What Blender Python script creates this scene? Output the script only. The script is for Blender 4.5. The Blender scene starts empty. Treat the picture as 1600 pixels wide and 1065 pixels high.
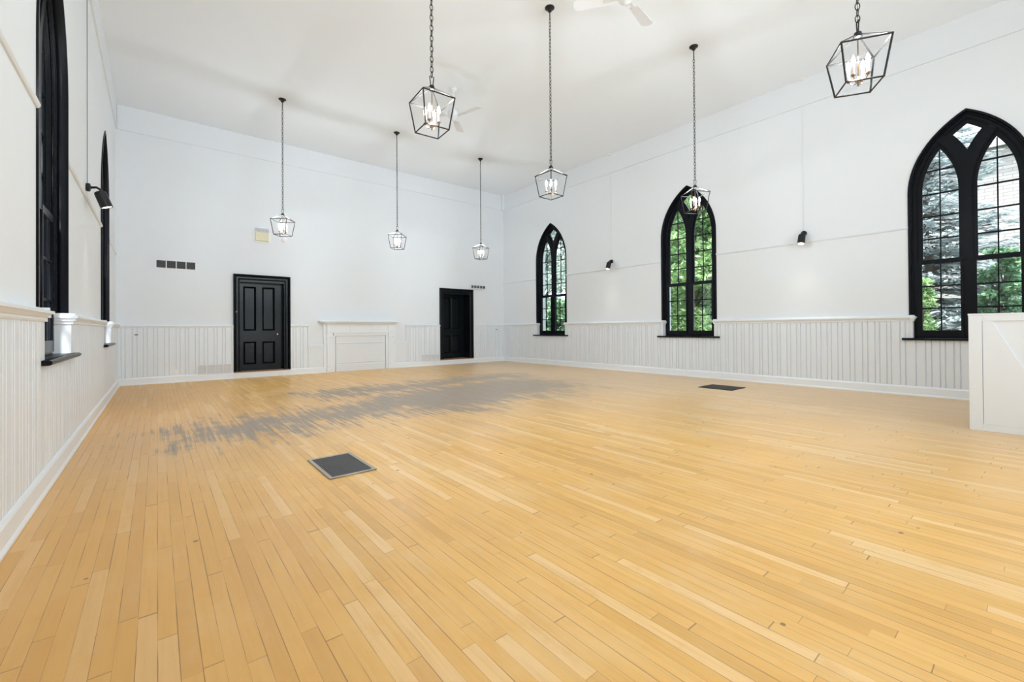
import bpy, bmesh, math, random
from mathutils import Vector, Matrix
S = bpy.context.scene
C = S.collection
PI = math.pi
rnd = random.Random(7)

# ------------------------------------------------------------------ camera
cam_d = bpy.data.cameras.new('camera'); cam = bpy.data.objects.new('camera', cam_d); C.objects.link(cam)
F_PX, YAW, PITCH, ROLL, CY = 678.47, 0.6853, 0.0063, -0.0070, 509.1
fwd = Vector((math.sin(YAW), math.cos(YAW), 0)); rgt = Vector((math.cos(YAW), -math.sin(YAW), 0)); upv = Vector((0, 0, 1))
f2 = fwd*math.cos(PITCH) + upv*math.sin(PITCH); u2 = upv*math.cos(PITCH) - fwd*math.sin(PITCH)
r3 = rgt*math.cos(ROLL) + u2*math.sin(ROLL); u3 = u2*math.cos(ROLL) - rgt*math.sin(ROLL)
cam.matrix_world = Matrix(((r3.x, u3.x, -f2.x, 0), (r3.y, u3.y, -f2.y, 0), (r3.z, u3.z, -f2.z, 1.1), (0, 0, 0, 1)))
cam_d.sensor_width = 36.0; cam_d.lens = F_PX/1600*36
cam_d.shift_y = -(532.5-CY)/1600
cam_d.clip_start = 0.02; cam_d.clip_end = 300
S.camera = cam

# ------------------------------------------------------------------ world, lights, exposure
S.view_settings.view_transform = 'Standard'; S.view_settings.look = 'None'
S.view_settings.exposure = 0.17; S.view_settings.gamma = 1.0
S.view_settings.use_curve_mapping = False
W = bpy.data.worlds.new('sky'); S.world = W; W.use_nodes = True
bg = W.node_tree.nodes['Background']; bg.inputs[0].default_value = (0.84, 0.92, 1.0, 1); bg.inputs[1].default_value = 3.0
S.cycles.max_bounces = 14; S.cycles.diffuse_bounces = 10; S.cycles.glossy_bounces = 5; S.cycles.transparent_max_bounces = 16
S.cycles.sample_clamp_indirect = 6.0; S.cycles.caustics_reflective = False; S.cycles.caustics_refractive = False
LANTERN_W = 47.0
BULB_E = 5.0

def area(name, loc, rot, sx, sy, power, col=(1, 1, 1)):
    l = bpy.data.lights.new(name, 'AREA'); l.shape = 'RECTANGLE'; l.size = sx; l.size_y = sy; l.energy = power; l.color = col
    o = bpy.data.objects.new(name, l); C.objects.link(o); o.location = loc; o.rotation_euler = rot
    return o
# added fill lights, unseen behind the camera, to brighten walls and ceiling
area('rear_fill_light', (3.4, -4.6, 4.0), (math.radians(97), 0, 0), 5.0, 2.0, 120, (0.81, 0.925, 1.0)).data.spread = math.radians(110)
area('rear_fill_uplight', (3.4, -2.6, 1.0), (math.radians(145), 0, 0), 6.0, 1.5, 120, (0.81, 0.925, 1.0))
sun_d = bpy.data.lights.new('sun', 'SUN'); sun_d.energy = 11.0; sun_d.angle = math.radians(12); sun_d.color = (1.0, .97, .92)
sun = bpy.data.objects.new('sun', sun_d); C.objects.link(sun)
sun.rotation_euler = Vector((.28, .72, -1.0)).to_track_quat('-Z', 'Y').to_euler()

# ------------------------------------------------------------------ materials
def newmat(name, col=(.8, .8, .8), rough=.5, metal=0.0, spec=.5, emit=None, es=0, coat=0, bump=None):
    m = bpy.data.materials.new(name); m.use_nodes = True
    nt = m.node_tree; b = nt.nodes['Principled BSDF']
    b.inputs['Base Color'].default_value = (*col, 1); b.inputs['Roughness'].default_value = rough
    b.inputs['Metallic'].default_value = metal; b.inputs['Specular IOR Level'].default_value = spec
    if coat: b.inputs['Coat Weight'].default_value = coat; b.inputs['Coat Roughness'].default_value = .15
    if emit: b.inputs['Emission Color'].default_value = (*emit, 1); b.inputs['Emission Strength'].default_value = es
    tc = nt.nodes.new('ShaderNodeTexCoord'); n = nt.nodes.new('ShaderNodeTexNoise')
    sc, st, var = bump or (30, .05, .04)
    n.inputs['Scale'].default_value = sc; n.inputs['Detail'].default_value = 4
    nt.links.new(tc.outputs['Object'], n.inputs['Vector'])
    bp = nt.nodes.new('ShaderNodeBump'); bp.inputs['Strength'].default_value = st; bp.inputs['Distance'].default_value = .01
    nt.links.new(n.outputs['Fac'], bp.inputs['Height']); nt.links.new(bp.outputs['Normal'], b.inputs['Normal'])
    if var:
        mx = nt.nodes.new('ShaderNodeMix'); mx.data_type = 'RGBA'
        mx.inputs[6].default_value = (*[c*(1-var) for c in col], 1); mx.inputs[7].default_value = (*[min(1, c*(1+var)) for c in col], 1)
        nt.links.new(n.outputs['Fac'], mx.inputs[0]); nt.links.new(mx.outputs[2], b.inputs['Base Color'])
    return m
M = {}
M['wall'] = newmat('wall_paint', (.755, .79, .825), .75, spec=.25, bump=(6, .10, .012))
M['ceil'] = newmat('ceiling_paint', (.82, .865, .915), .8, spec=.2, bump=(4, .06, .008))
M['wains'] = newmat('beadboard_paint', (.75, .79, .835), .38, spec=.45, bump=(12, .10, .015))
M['trim'] = newmat('trim_paint', (.79, .83, .875), .35, spec=.45, bump=(12, .06, .01))
M['black'] = newmat('black_window_paint', (.004, .005, .008), .30, spec=.15, bump=(25, .12, .1))
M['door'] = newmat('black_door_paint', (.006, .008, .010), .20, spec=.15, bump=(9, .22, .2))
M['iron'] = newmat('lantern_iron', (.035, .032, .030), .42, metal=.6, bump=(60, .05, .1))
M['iron_blk'] = newmat('canopy_iron', (.012, .012, .013), .45, metal=.3)
M['brass'] = newmat('aged_brass', (.30, .20, .12), .38, metal=.8)
M['sleeve'] = newmat('candle_sleeve', (.85, .82, .76), .5)
M['bulb'] = newmat('bulb_glow', (1, .95, .85), .3, emit=(1.0, .88, .72), es=BULB_E, bump=(10, 0, 0))
M['spotglow'] = newmat('spot_glow', (1, .95, .85), .3, emit=(1.0, .86, .66), es=5, bump=(10, 0, 0))
M['fan'] = newmat('fan_white', (.73, .745, .78), .4)
M['fanedge'] = newmat('fan_trim', (.66, .66, .66), .4)
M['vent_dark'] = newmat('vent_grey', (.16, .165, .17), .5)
M['vent_back'] = newmat('vent_recess', (.03, .03, .032), .7)
M['vent_white'] = newmat('vent_white', (.78, .78, .79), .45)
M['cream'] = newmat('cream_plastic', (.72, .69, .50), .5, bump=(14, .05, .12))
M['plastic'] = newmat('white_plastic', (.82, .82, .82), .4)
M['chrome'] = newmat('chrome', (.6, .6, .62), .15, metal=1)
M['steel'] = newmat('register_steel', (.42, .37, .31), .35, metal=.7)
M['grille'] = newmat('grille_dark', (.085, .078, .08), .45, metal=.4)
M['wood_thr'] = newmat('threshold_wood', (.30, .17, .09), .4, bump=(40, .2, .25))
M['bark'] = newmat('bark', (.10, .08, .06), .9, bump=(20, .8, .3))
M['grass'] = newmat('lawn', (.05, .10, .025), .9, bump=(5, .5, .4))

def stone_mat():
    m = bpy.data.materials.new('coursed_stone'); m.use_nodes = True; nt = m.node_tree; b = nt.nodes['Principled BSDF']
    tc = nt.nodes.new('ShaderNodeTexCoord'); mp = nt.nodes.new('ShaderNodeMapping')
    mp.inputs['Rotation'].default_value = (PI/2, 0, PI/2)
    sx = nt.nodes.new('ShaderNodeSeparateXYZ'); cx = nt.nodes.new('ShaderNodeCombineXYZ')
    nt.links.new(tc.outputs['Object'], sx.inputs[0]); nt.links.new(sx.outputs['Y'], cx.inputs['X']); nt.links.new(sx.outputs['Z'], cx.inputs['Y'])
    br = nt.nodes.new('ShaderNodeTexBrick'); br.inputs['Scale'].default_value = 1.0
    br.inputs['Brick Width'].default_value = .42; br.inputs['Row Height'].default_value = .11; br.inputs['Mortar Size'].default_value = .012
    br.inputs['Color1'].default_value = (.40, .36, .355, 1); br.inputs['Color2'].default_value = (.55, .51, .50, 1); br.inputs['Mortar'].default_value = (.32, .29, .28, 1)
    no = nt.nodes.new('ShaderNodeTexNoise'); no.inputs['Scale'].default_value = 3
    va = nt.nodes.new('ShaderNodeVectorMath'); va.operation = 'ADD'
    vs = nt.nodes.new('ShaderNodeVectorMath'); vs.operation = 'SCALE'; vs.inputs['Scale'].default_value = .12
    nt.links.new(no.outputs['Color'], vs.inputs[0]); nt.links.new(cx.outputs[0], va.inputs[0]); nt.links.new(vs.outputs[0], va.inputs[1])
    nt.links.new(va.outputs[0], br.inputs['Vector']); nt.links.new(br.outputs['Color'], b.inputs['Base Color']); b.inputs['Roughness'].default_value = .9
    return m
M['stone'] = stone_mat()

def leaf_mat(name, c1, c2, c3, tr=.25):
    m = bpy.data.materials.new(name); m.use_nodes = True; nt = m.node_tree; b = nt.nodes['Principled BSDF']
    g = nt.nodes.new('ShaderNodeNewGeometry'); r = nt.nodes.new('ShaderNodeValToRGB')
    r.color_ramp.elements[0].color = (*c1, 1); r.color_ramp.elements[1].color = (*c3, 1)
    e = r.color_ramp.elements.new(.5); e.color = (*c2, 1)
    nt.links.new(g.outputs['Random Per Island'], r.inputs[0]); nt.links.new(r.outputs[0], b.inputs['Base Color'])
    b.inputs['Roughness'].default_value = .5
    t = nt.nodes.new('ShaderNodeBsdfTranslucent'); nt.links.new(r.outputs[0], t.inputs['Color'])
    mx = nt.nodes.new('ShaderNodeMixShader'); mx.inputs[0].default_value = tr
    nt.links.new(b.outputs[0], mx.inputs[1]); nt.links.new(t.outputs[0], mx.inputs[2])
    nt.links.new(mx.outputs[0], nt.nodes['Material Output'].inputs[0])
    return m
M['leaf_bright'] = leaf_mat('bright_leaves', (.13, .25, .10), (.27, .44, .18), (.50, .64, .36), .4)
M['leaf_green'] = leaf_mat('green_leaves', (.07, .18, .10), (.15, .32, .18), (.34, .50, .28), .35)
M['leaf_pale'] = leaf_mat('pale_leaves', (.24, .32, .28), (.42, .50, .45), (.65, .72, .68), .35)
M['needle'] = leaf_mat('blue_needles', (.22, .28, .30), (.46, .52, .54), (.80, .84, .86), .2)

def glass_mat():
    m = bpy.data.materials.new('window_glass'); m.use_nodes = True; nt = m.node_tree
    for n in list(nt.nodes):
        if n.type == 'BSDF_PRINCIPLED': nt.nodes.remove(n)
    t = nt.nodes.new('ShaderNodeBsdfTransparent'); t.inputs[0].default_value = (.97, .985, .985, 1)
    g = nt.nodes.new('ShaderNodeBsdfGlossy'); g.inputs['Roughness'].default_value = .02
    fr = nt.nodes.new('ShaderNodeFresnel'); fr.inputs[0].default_value = 1.45
    ge = nt.nodes.new('ShaderNodeNewGeometry'); om = nt.nodes.new('ShaderNodeMath'); om.operation = 'SUBTRACT'; om.inputs[0].default_value = 1.0
    nt.links.new(ge.outputs['Backfacing'], om.inputs[1])
    mu = nt.nodes.new('ShaderNodeMath'); mu.operation = 'MULTIPLY'; nt.links.new(om.outputs[0], mu.inputs[0]); nt.links.new(fr.outputs[0], mu.inputs[1])
    mx = nt.nodes.new('ShaderNodeMixShader'); nt.links.new(mu.outputs[0], mx.inputs[0])
    nt.links.new(t.outputs[0], mx.inputs[1]); nt.links.new(g.outputs[0], mx.inputs[2])
    nt.links.new(mx.outputs[0], nt.nodes['Material Output'].inputs[0])
    return m
M['glass'] = glass_mat()

def floor_mat():
    m = bpy.data.materials.new('maple_strip_floor'); m.use_nodes = True; nt = m.node_tree; L = nt.links; b = nt.nodes['Principled BSDF']
    def N(t, **k):
        n = nt.nodes.new(t)
        for a, v in k.items(): setattr(n, a, v)
        return n
    def mt(op, a, bb=None, clamp=False):
        n = N('ShaderNodeMath', operation=op); n.use_clamp = clamp
        for i, v in enumerate((a, bb)):
            if v is None: continue
            if isinstance(v, (int, float)): n.inputs[i].default_value = v
            else: L.new(v, n.inputs[i])
        return n.outputs[0]
    def mixc(f, a, c, bt='MIX'):
        n = N('ShaderNodeMix', data_type='RGBA', blend_type=bt)
        for i, v in ((0, f), (6, a), (7, c)):
            if isinstance(v, (int, float)): n.inputs[i].default_value = v
            elif isinstance(v, tuple): n.inputs[i].default_value = (*v, 1)
            else: L.new(v, n.inputs[i])
        return n.outputs[2]
    def ramp(f, lo, hi):
        n = N('ShaderNodeMapRange'); n.interpolation_type = 'SMOOTHSTEP'; n.inputs[1].default_value = lo; n.inputs[2].default_value = hi
        L.new(f, n.inputs[0]); return n.outputs[0]
    def comb(x, y, z=0.0):
        n = N('ShaderNodeCombineXYZ')
        for i, v in enumerate((x, y, z)):
            if isinstance(v, (int, float)): n.inputs[i].default_value = v
            else: L.new(v, n.inputs[i])
        return n.outputs[0]
    def noise(vec, sc, det=3, rough=.5):
        n = N('ShaderNodeTexNoise'); n.inputs['Scale'].default_value = sc; n.inputs['Detail'].default_value = det; n.inputs['Roughness'].default_value = rough
        L.new(vec, n.inputs['Vector']); return n.outputs['Fac']
    tc = N('ShaderNodeTexCoord'); sp = N('ShaderNodeSeparateXYZ'); L.new(tc.outputs['Object'], sp.inputs[0])
    x, y = sp.outputs['X'], sp.outputs['Y']
    w = .0575
    row = mt('FLOOR', mt('DIVIDE', x, w)); fx = mt('FRACT', mt('DIVIDE', x, w))
    wn = N('ShaderNodeTexWhiteNoise', noise_dimensions='1D'); L.new(row, wn.inputs['W'])
    wn2 = N('ShaderNodeTexWhiteNoise', noise_dimensions='1D'); L.new(mt('ADD', row, 311.7), wn2.inputs['W'])
    ln = mt('ADD', mt('MULTIPLY', wn2.outputs['Value'], .7), .65)
    yy = mt('ADD', mt('DIVIDE', y, ln), mt('MULTIPLY', wn.outputs['Value'], 17.0))
    # unequal board lengths: bend the running coordinate with a low noise
    yy = mt('ADD', yy, mt('MULTIPLY', noise(comb(mt('MULTIPLY', row, 3.1), y), .9, 1), .9))
    bid = mt('FLOOR', yy); fy = mt('FRACT', yy)
    wb = N('ShaderNodeTexWhiteNoise', noise_dimensions='3D'); L.new(comb(row, bid, 1.3), wb.inputs['Vector'])
    rv = wb.outputs['Value']
    wb2 = N('ShaderNodeTexWhiteNoise', noise_dimensions='3D'); L.new(comb(row, bid, 7.7), wb2.inputs['Vector'])
    # seams
    ex = mt('MINIMUM', fx, mt('SUBTRACT', 1.0, fx)); ey = mt('MINIMUM', fy, mt('SUBTRACT', 1.0, fy))
    sn = noise(comb(mt('MULTIPLY', x, 20.0), mt('MULTIPLY', y, 1.3)), 1.6, 2)
    seamw = mt('MULTIPLY', ramp(sn, .38, .66), .028)
    sx_ = mt('LESS_THAN', ex, mt('ADD', seamw, .006))
    sy_ = mt('MULTIPLY', mt('LESS_THAN', ey, .0022), mt('GREATER_THAN', wb2.outputs['Value'], .25))
    # grain
    gv = comb(mt('ADD', mt('MULTIPLY', x, 55.0), mt('MULTIPLY', rv, 40.0)), mt('MULTIPLY', y, 2.6), mt('MULTIPLY', rv, 9.0))
    grain = noise(gv, 1.0, 5, .6)
    blot = noise(comb(mt('MULTIPLY', x, 1.2), mt('MULTIPLY', y, .9)), 1.6, 4, .6)
    base = mixc(rv, (.83, .465, .115), (.89, .525, .155))
    base = mixc(mt('GREATER_THAN', wb2.outputs['Value'], .86), base, (.92, .60, .25))
    base = mixc(mt('MULTIPLY', mt('LESS_THAN', wb2.outputs['Value'], .12), .45), base, (.66, .345, .08))
    base = mixc(mt('MULTIPLY', ramp(grain, .40, .75), .28), base, (.52, .27, .08))
    base = mixc(mt('MULTIPLY', ramp(blot, .45, .72), .35), base, (.86, .62, .33))
    blot2 = noise(comb(mt('ADD', mt('MULTIPLY', x, 3.0), mt('MULTIPLY', rv, 6.0)), mt('MULTIPLY', y, 1.6)), 2.2, 5, .65)
    base = mixc(mt('MULTIPLY', ramp(blot2, .50, .72), .40), base, (.74, .385, .08))
    base = mixc(mt('MULTIPLY', ramp(blot2, .46, .28), .30), base, (.80, .57, .30))
    # boards are deeper in colour along the left wall strip
    edge = ramp(mt('ADD', x, mt('MULTIPLY', blot, 1.2)), 2.3, .2)
    base = mixc(mt('MULTIPLY', edge, .55), base, (.58, .30, .08))
    # worn grey traffic patch, distance to a bent path
    def seg(ax, ay, bx, by):
        dx, dy = bx-ax, by-ay; l2 = dx*dx+dy*dy
        px = mt('SUBTRACT', x, ax); py = mt('SUBTRACT', y, ay)
        t = mt('DIVIDE', mt('ADD', mt('MULTIPLY', px, dx), mt('MULTIPLY', py, dy)), l2, )
        n = N('ShaderNodeClamp'); L.new(t, n.inputs[0]); t = n.outputs[0]
        qx = mt('SUBTRACT', px, mt('MULTIPLY', t, dx)); qy = mt('SUBTRACT', py, mt('MULTIPLY', t, dy))
        return mt('SQRT', mt('ADD', mt('MULTIPLY', qx, qx), mt('MULTIPLY', qy, qy)))
    d = mt('MINIMUM', seg(.75, 5.75, 2.9, 5.95), mt('SUBTRACT', seg(3.4, 6.15, 5.4, 6.5), .6))
    d = mt('MINIMUM', d, mt('ADD', seg(2.5, 7.7, 6.2, 8.0), .05))
    patn = noise(comb(mt('MULTIPLY', x, 1.6), mt('MULTIPLY', y, .9)), 1.7, 6, .68)
    strk = noise(comb(mt('MULTIPLY', x, 26.0), mt('MULTIPLY', y, .9)), 1.0, 4, .6)
    mk = mt('SUBTRACT', 1.42, mt('MULTIPLY', d, 1.1))
    mk = mt('ADD', mk, mt('MULTIPLY', mt('SUBTRACT', patn, .5), 3.2)); mk = mt('ADD', mk, mt('MULTIPLY', mt('SUBTRACT', strk, .5), 3.4))
    mk = ramp(mk, .35, 1.3)
    base = mixc(mt('MULTIPLY', mk, .84), base, (.175, .175, .18))
    pale = ramp(d, 2.6, .6)
    base = mixc(mt('MULTIPLY', pale, .22), base, (.64, .50, .37))
    # window glare put into the colour, paler and greyer towards the right wall
    glare = ramp(mt('ADD', x, mt('MULTIPLY', mt('SUBTRACT', patn, .5), 3.0)), 2.6, 8.6)
    base = mixc(mt('MULTIPLY', glare, .55), base, (.60, .51, .40))
    # nicks and dark specks
    v = N('ShaderNodeTexVoronoi'); v.inputs['Scale'].default_value = 5.5; v.inputs['Randomness'].default_value = 1; L.new(tc.outputs['Object'], v.inputs['Vector'])
    vr = N('ShaderNodeSeparateColor'); L.new(v.outputs['Color'], vr.inputs[0])
    spk = mt('MULTIPLY', mt('LESS_THAN', v.outputs['Distance'], mt('MULTIPLY', vr.outputs[0], .075)), mt('GREATER_THAN', vr.outputs[1], .35))
    base = mixc(mt('MULTIPLY', spk, .75), base, (.14, .07, .04))
    seam = mt('MAXIMUM', sx_, sy_)
    base = mixc(mt('MULTIPLY', seam, .62), base, (.13, .065, .03))
    L.new(base, b.inputs['Base Color'])
    ro = mt('ADD', .31, mt('MULTIPLY', mk, .12)); ro = mt('ADD', ro, mt('MULTIPLY', blot, .10)); ro = mt('ADD', ro, mt('MULTIPLY', rv, .06)); L.new(ro, b.inputs['Roughness'])
    b.inputs['Specular IOR Level'].default_value = .55
    bp = N('ShaderNodeBump'); bp.inputs['Strength'].default_value = .22; bp.inputs['Distance'].default_value = .003
    h = mt('SUBTRACT', mt('ADD', mt('MULTIPLY', grain, .25), mt('MULTIPLY', rv, .35)), seam)
    L.new(h, bp.inputs['Height']); L.new(bp.outputs['Normal'], b.inputs['Normal'])
    return m
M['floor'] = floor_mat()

# ------------------------------------------------------------------ mesh helpers
def link(name, me, mat, parent=None, smooth=False):
    o = bpy.data.objects.new(name, me); C.objects.link(o)
    if mat and not me.materials: me.materials.append(mat)
    if parent: o.parent = parent
    if smooth:
        for p in me.polygons: p.use_smooth = True
    return o
def bmobj(name, bm, mat, parent=None, smooth=False, bevel=0):
    bmesh.ops.recalc_face_normals(bm, faces=bm.faces)
    me = bpy.data.meshes.new(name); bm.to_mesh(me); bm.free()
    o = link(name, me, mat, parent, smooth)
    if bevel:
        md = o.modifiers.new('bevel', 'BEVEL'); md.width = bevel; md.segments = 2; md.limit_method = 'ANGLE'
    return o
def box(bm, x0, x1, y0, y1, z0, z1):
    vs = [bm.verts.new((x, y, z)) for z in (z0, z1) for x, y in ((x0, y0), (x1, y0), (x1, y1), (x0, y1))]
    for f in ((0, 1, 2, 3), (4, 5, 6, 7), (0, 1, 5, 4), (1, 2, 6, 5), (2, 3, 7, 6), (3, 0, 4, 7)): bm.faces.new([vs[i] for i in f])
def tube(bm, pts, r, n=8, closed=False, cap=True):
    pts = [Vector(p) for p in pts]; rings = []
    N_ = len(pts); rr = r if isinstance(r, (list, tuple)) else [r]*N_
    prev = None
    for i, p in enumerate(pts):
        if closed: d = pts[(i+1) % N_]-pts[i-1]
        else: d = pts[min(i+1, N_-1)]-pts[max(i-1, 0)]
        d.normalize()
        if prev is None:
            a = Vector((0, 0, 1)) if abs(d.z) < .9 else Vector((1, 0, 0))
            s = d.cross(a).normalized()
        else: s = (prev - d*prev.dot(d)).normalized()
        prev = s; t = d.cross(s)
        rings.append([bm.verts.new(p + (s*math.cos(2*PI*k/n) + t*math.sin(2*PI*k/n))*rr[i]) for k in range(n)])
    m = N_ if closed else N_-1
    for i in range(m):
        A, B = rings[i], rings[(i+1) % N_]
        for k in range(n): bm.faces.new((A[k], A[(k+1) % n], B[(k+1) % n], B[k]))
    if cap and not closed: bm.faces.new(rings[0]); bm.faces.new(rings[-1])
def bar(bm, a, b_, w):   # square bar between two points
    a = Vector(a); b_ = Vector(b_); tube(bm, [a, b_], w*.7071, 4)
def lathe(bm, prof, n=20, c=(0, 0, 0)):
    rings = []
    for r, z in prof: rings.append([bm.verts.new((c[0]+r*math.cos(2*PI*k/n), c[1]+r*math.sin(2*PI*k/n), c[2]+z)) for k in range(n)])
    for A, B in zip(rings, rings[1:]):
        for k in range(n): bm.faces.new((A[k], A[(k+1) % n], B[(k+1) % n], B[k]))
    bm.faces.new(rings[0]); bm.faces.new(rings[-1])
def plate(name, outline, holes, d0, d1, fn, mat, parent=None, bevel=0):
    """flat shape with holes: outline in (u,z), extruded from depth d0 to d1, mapped to the world by fn(u, depth, z)"""
    cu = bpy.data.curves.new('tmp', 'CURVE'); cu.dimensions = '2D'; cu.fill_mode = 'BOTH'; cu.extrude = .5
    for pl in [outline]+holes:
        s = cu.splines.new('POLY'); s.points.add(len(pl)-1); s.use_cyclic_u = True
        for p, q in zip(s.points, pl): p.co = (q[0], q[1], 0, 1)
    o = bpy.data.objects.new('tmp', cu); C.objects.link(o)
    dg = bpy.context.evaluated_depsgraph_get(); me = bpy.data.meshes.new_from_object(o.evaluated_get(dg), depsgraph=dg)
    bpy.data.objects.remove(o); bpy.data.curves.remove(cu)
    me.name = name; me.materials.clear()
    for v in me.vertices:
        u, z, w = v.co
        v.co = fn(u, d0 if w < 0 else d1, z)
    bm = bmesh.new(); bm.from_mesh(me); bmesh.ops.remove_doubles(bm, verts=bm.verts, dist=1e-5)
    bmesh.ops.recalc_face_normals(bm, faces=bm.faces); bm.to_mesh(me); bm.free()
    return link(name, me, mat, parent)
def rect(u0, u1, z0, z1): return [(u0, z0), (u1, z0), (u1, z1), (u0, z1)]
def st(o): o['kind'] = 'structure'; return o
def thing(name, label, cat, loc=(0, 0, 0), rz=0, group=None):
    o = bpy.data.objects.new(name, None); C.objects.link(o); o.location = loc; o.rotation_euler = (0, 0, rz); o.empty_display_size = .1
    o['label'] = label; o['category'] = cat
    if group: o['group'] = group
    return o
def tag(o, label, cat, group=None):
    o['label'] = label; o['category'] = cat
    if group: o['group'] = group
    return o
def dup(root, loc, rz, label):
    r = root.copy(); C.objects.link(r); r.location = loc; r.rotation_euler = (0, 0, rz); r['label'] = label
    for ch in list(root.children):
        c = ch.copy(); C.objects.link(c); c.parent = r
        for g in list(ch.children):
            d = g.copy(); C.objects.link(d); d.parent = c
    return r

# ------------------------------------------------------------------ room shell
XL, XR, YB, YF, ZC = -.645, 9.30, 11.82, -5.5, 5.69
DW = .035     # wainscot stands this far proud of the plaster
SP = 3.19     # spring line of the arches
HW = .645     # half width of a window opening
def circ_int(c1, r1, c2, r2, sign_up=True):
    d = c2-c1; a = (r1*r1-r2*r2+d*d)/(2*d); return c1+a, math.sqrt(max(0, r1*r1-a*a))
def arc(cx, r, xa, xb, n=14):
    """points on a circle centred (cx, SP) from x=xa to x=xb on its upper half"""
    ta = math.acos(max(-1, min(1, (xa-cx)/r))); tb = math.acos(max(-1, min(1, (xb-cx)/r)))
    return [(cx+r*math.cos(ta+(tb-ta)*k/n), SP+r*math.sin(ta+(tb-ta)*k/n)) for k in range(n+1)]
def arch(inset, zb):
    h = HW-inset; R = 2*HW-inset
    left = arc(HW, R, -h, 0); right = arc(-HW, R, 0, h)
    return [(-h, zb)] + left + right[1:] + [(h, zb)]
def light_arch(ins, mull, zb, side):
    """pointed light between jamb (inset ins) and mullion (half width mull); side -1 or 1"""
    ro = 2*HW-ins; ri = 2*HW-mull
    x, h = circ_int(HW, ro, -2*HW, ri)
    a = arc(HW, ro, -(HW-ins), x); b_ = arc(-2*HW, ri, x, -mull)
    pts = [(-(HW-ins), zb)] + a + b_[1:] + [(-mull, zb)]
    return pts if side < 0 else [(-u, z) for u, z in reversed(pts)]
def diamond(ins, mull):
    ro = 2*HW-ins; ri = 2*HW+mull
    x, h = circ_int(HW, ro, -2*HW, ri)
    up = arc(HW, ro, x, 0, 8); dn = arc(-2*HW, ri, x, 0, 8)      # left upper edge, left lower edge
    L_ = list(reversed(dn)) + up[1:]                               # bottom point -> left corner -> top
    Rr = [(-u, z) for u, z in reversed(L_)][1:-1]
    return L_ + Rr
def light_edges(ins, mull, z, side):
    """u range of a light at height z"""
    a = -(HW-ins); b_ = -mull
    if z > SP:
        a = HW-math.sqrt((2*HW-ins)**2-(z-SP)**2); b_ = -2*HW+math.sqrt((2*HW-mull)**2-(z-SP)**2)
    return (a, b_) if side < 0 else (-b_, -a)

fnR = lambda cy: (lambda u, d, z: (XR+d, cy+u, z))
fnL = lambda cy: (lambda u, d, z: (XL-d, cy+u, z))
fnB = lambda u, d, z: (u, YB+d, z)
WIN_R = [(.697, .91, ''), (5.085, .91, ''), (9.49, .91, '')]
WIN_L = [(5.04, .905), (9.49, .905)]

def wall_outline(u0, u1): return rect(u0, u1, -.05, ZC+.05)
def opening(cy, zb): return [(cy+u, z) for u, z in arch(0, zb)]
st(plate('wall_right', wall_outline(YF, YB+.6), [opening(c, s-.02) for c, s, _ in WIN_R], 0, .38, fnR(0), M['wall']))
st(plate('wall_left', wall_outline(YF, YB+.6), [opening(c, s-.02) for c, s in WIN_L], 0, .38, fnL(0), M['wall']))
D1 = (1.485, 2.43, .15, 2.25); D2 = (6.89, 7.88, .165, 2.215)
st(plate('wall_back', wall_outline(XL-.3, XR+.3), [rect(D[0], D[1], D[2]-.03, D[3]+.01) for D in (D1, D2)], 0, .6, fnB, M['wall']))
# rear wall behind the camera; its opening is added to let daylight in
st(plate('wall_front', wall_outline(XL-.3, XR+.3), [rect(3.4, 5.4, 0.0, 2.6)], 0, -.3, lambda u, d, z: (u, YF+d, z), M['wall']))
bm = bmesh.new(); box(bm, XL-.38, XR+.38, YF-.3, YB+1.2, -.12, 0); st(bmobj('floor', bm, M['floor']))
bm = bmesh.new(); box(bm, XL-.38, XR+.38, YF-.3, YB+.6, ZC, ZC+.15); st(bmobj('ceiling', bm, M['ceil']))
# frieze board between the plaster and the ceiling
n_trim = [0]
def trim(bm, mat=None, bevel=0, name=None):
    n_trim[0] += 1
    return st(bmobj(name or 'trim_%d' % n_trim[0], bm, mat or M['trim'], bevel=bevel))
ZF = 5.215
bm = bmesh.new(); box(bm, XR-.018, XR, YF, YB, ZF, ZC); box(bm, XR-.026, XR, YF, YB, ZF-.02, ZF+.012); trim(bm, M['wall'])
bm = bmesh.new(); box(bm, XL, XL+.018, YF, YB, ZF, ZC); box(bm, XL, XL+.026, YF, YB, ZF-.02, ZF+.012); trim(bm, M['wall'])
bm = bmesh.new(); box(bm, XL+.026, XR-.026, YB-.018, YB, ZF, ZC); box(bm, XL+.026, XR-.026, YB-.026, YB, ZF-.02, ZF+.012)
box(bm, XR-.10, XR-.018, YB-.10, YB-.018, ZF-.02, ZC); trim(bm, M['wall'])

# beadboard wainscot, chair rails, baseboards -------------------------------------------------
def bead(bm, u0, u1, z0, z1, fn, depth=DW, seed=0):
    r = random.Random(seed); pts = [(u0, 0), (u0, depth)]; u = u0 + r.uniform(.03, .08)
    k = 0
    while u < u1-.02:
        g = .009; pts += [(u-g, depth), (u-g*.3, depth-.016), (u+g*.3, depth-.016), (u+g, depth)]
        u += (.062, .105)[k % 2]*r.uniform(.85, 1.15); k += 1
    pts += [(u1, depth), (u1, 0)]
    lo = [bm.verts.new(fn(p, -d, z0 if not callable(z0) else z0(p))) for p, d in pts]
    hi = [bm.verts.new(fn(p, -d, z1 if not callable(z1) else z1(p))) for p, d in pts]
    for i in range(len(pts)-1): bm.faces.new((lo[i], lo[i+1], hi[i+1], hi[i]))
RAIL = [(0, .0), (DW+.006, 0), (DW+.012, .012), (DW+.012, .024), (DW+.020, .030), (DW+.038, .052), (DW+.046, .054), (DW+.046, .072), (DW+.030, .078), (DW+.02, .088), (0, .10)]
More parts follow.
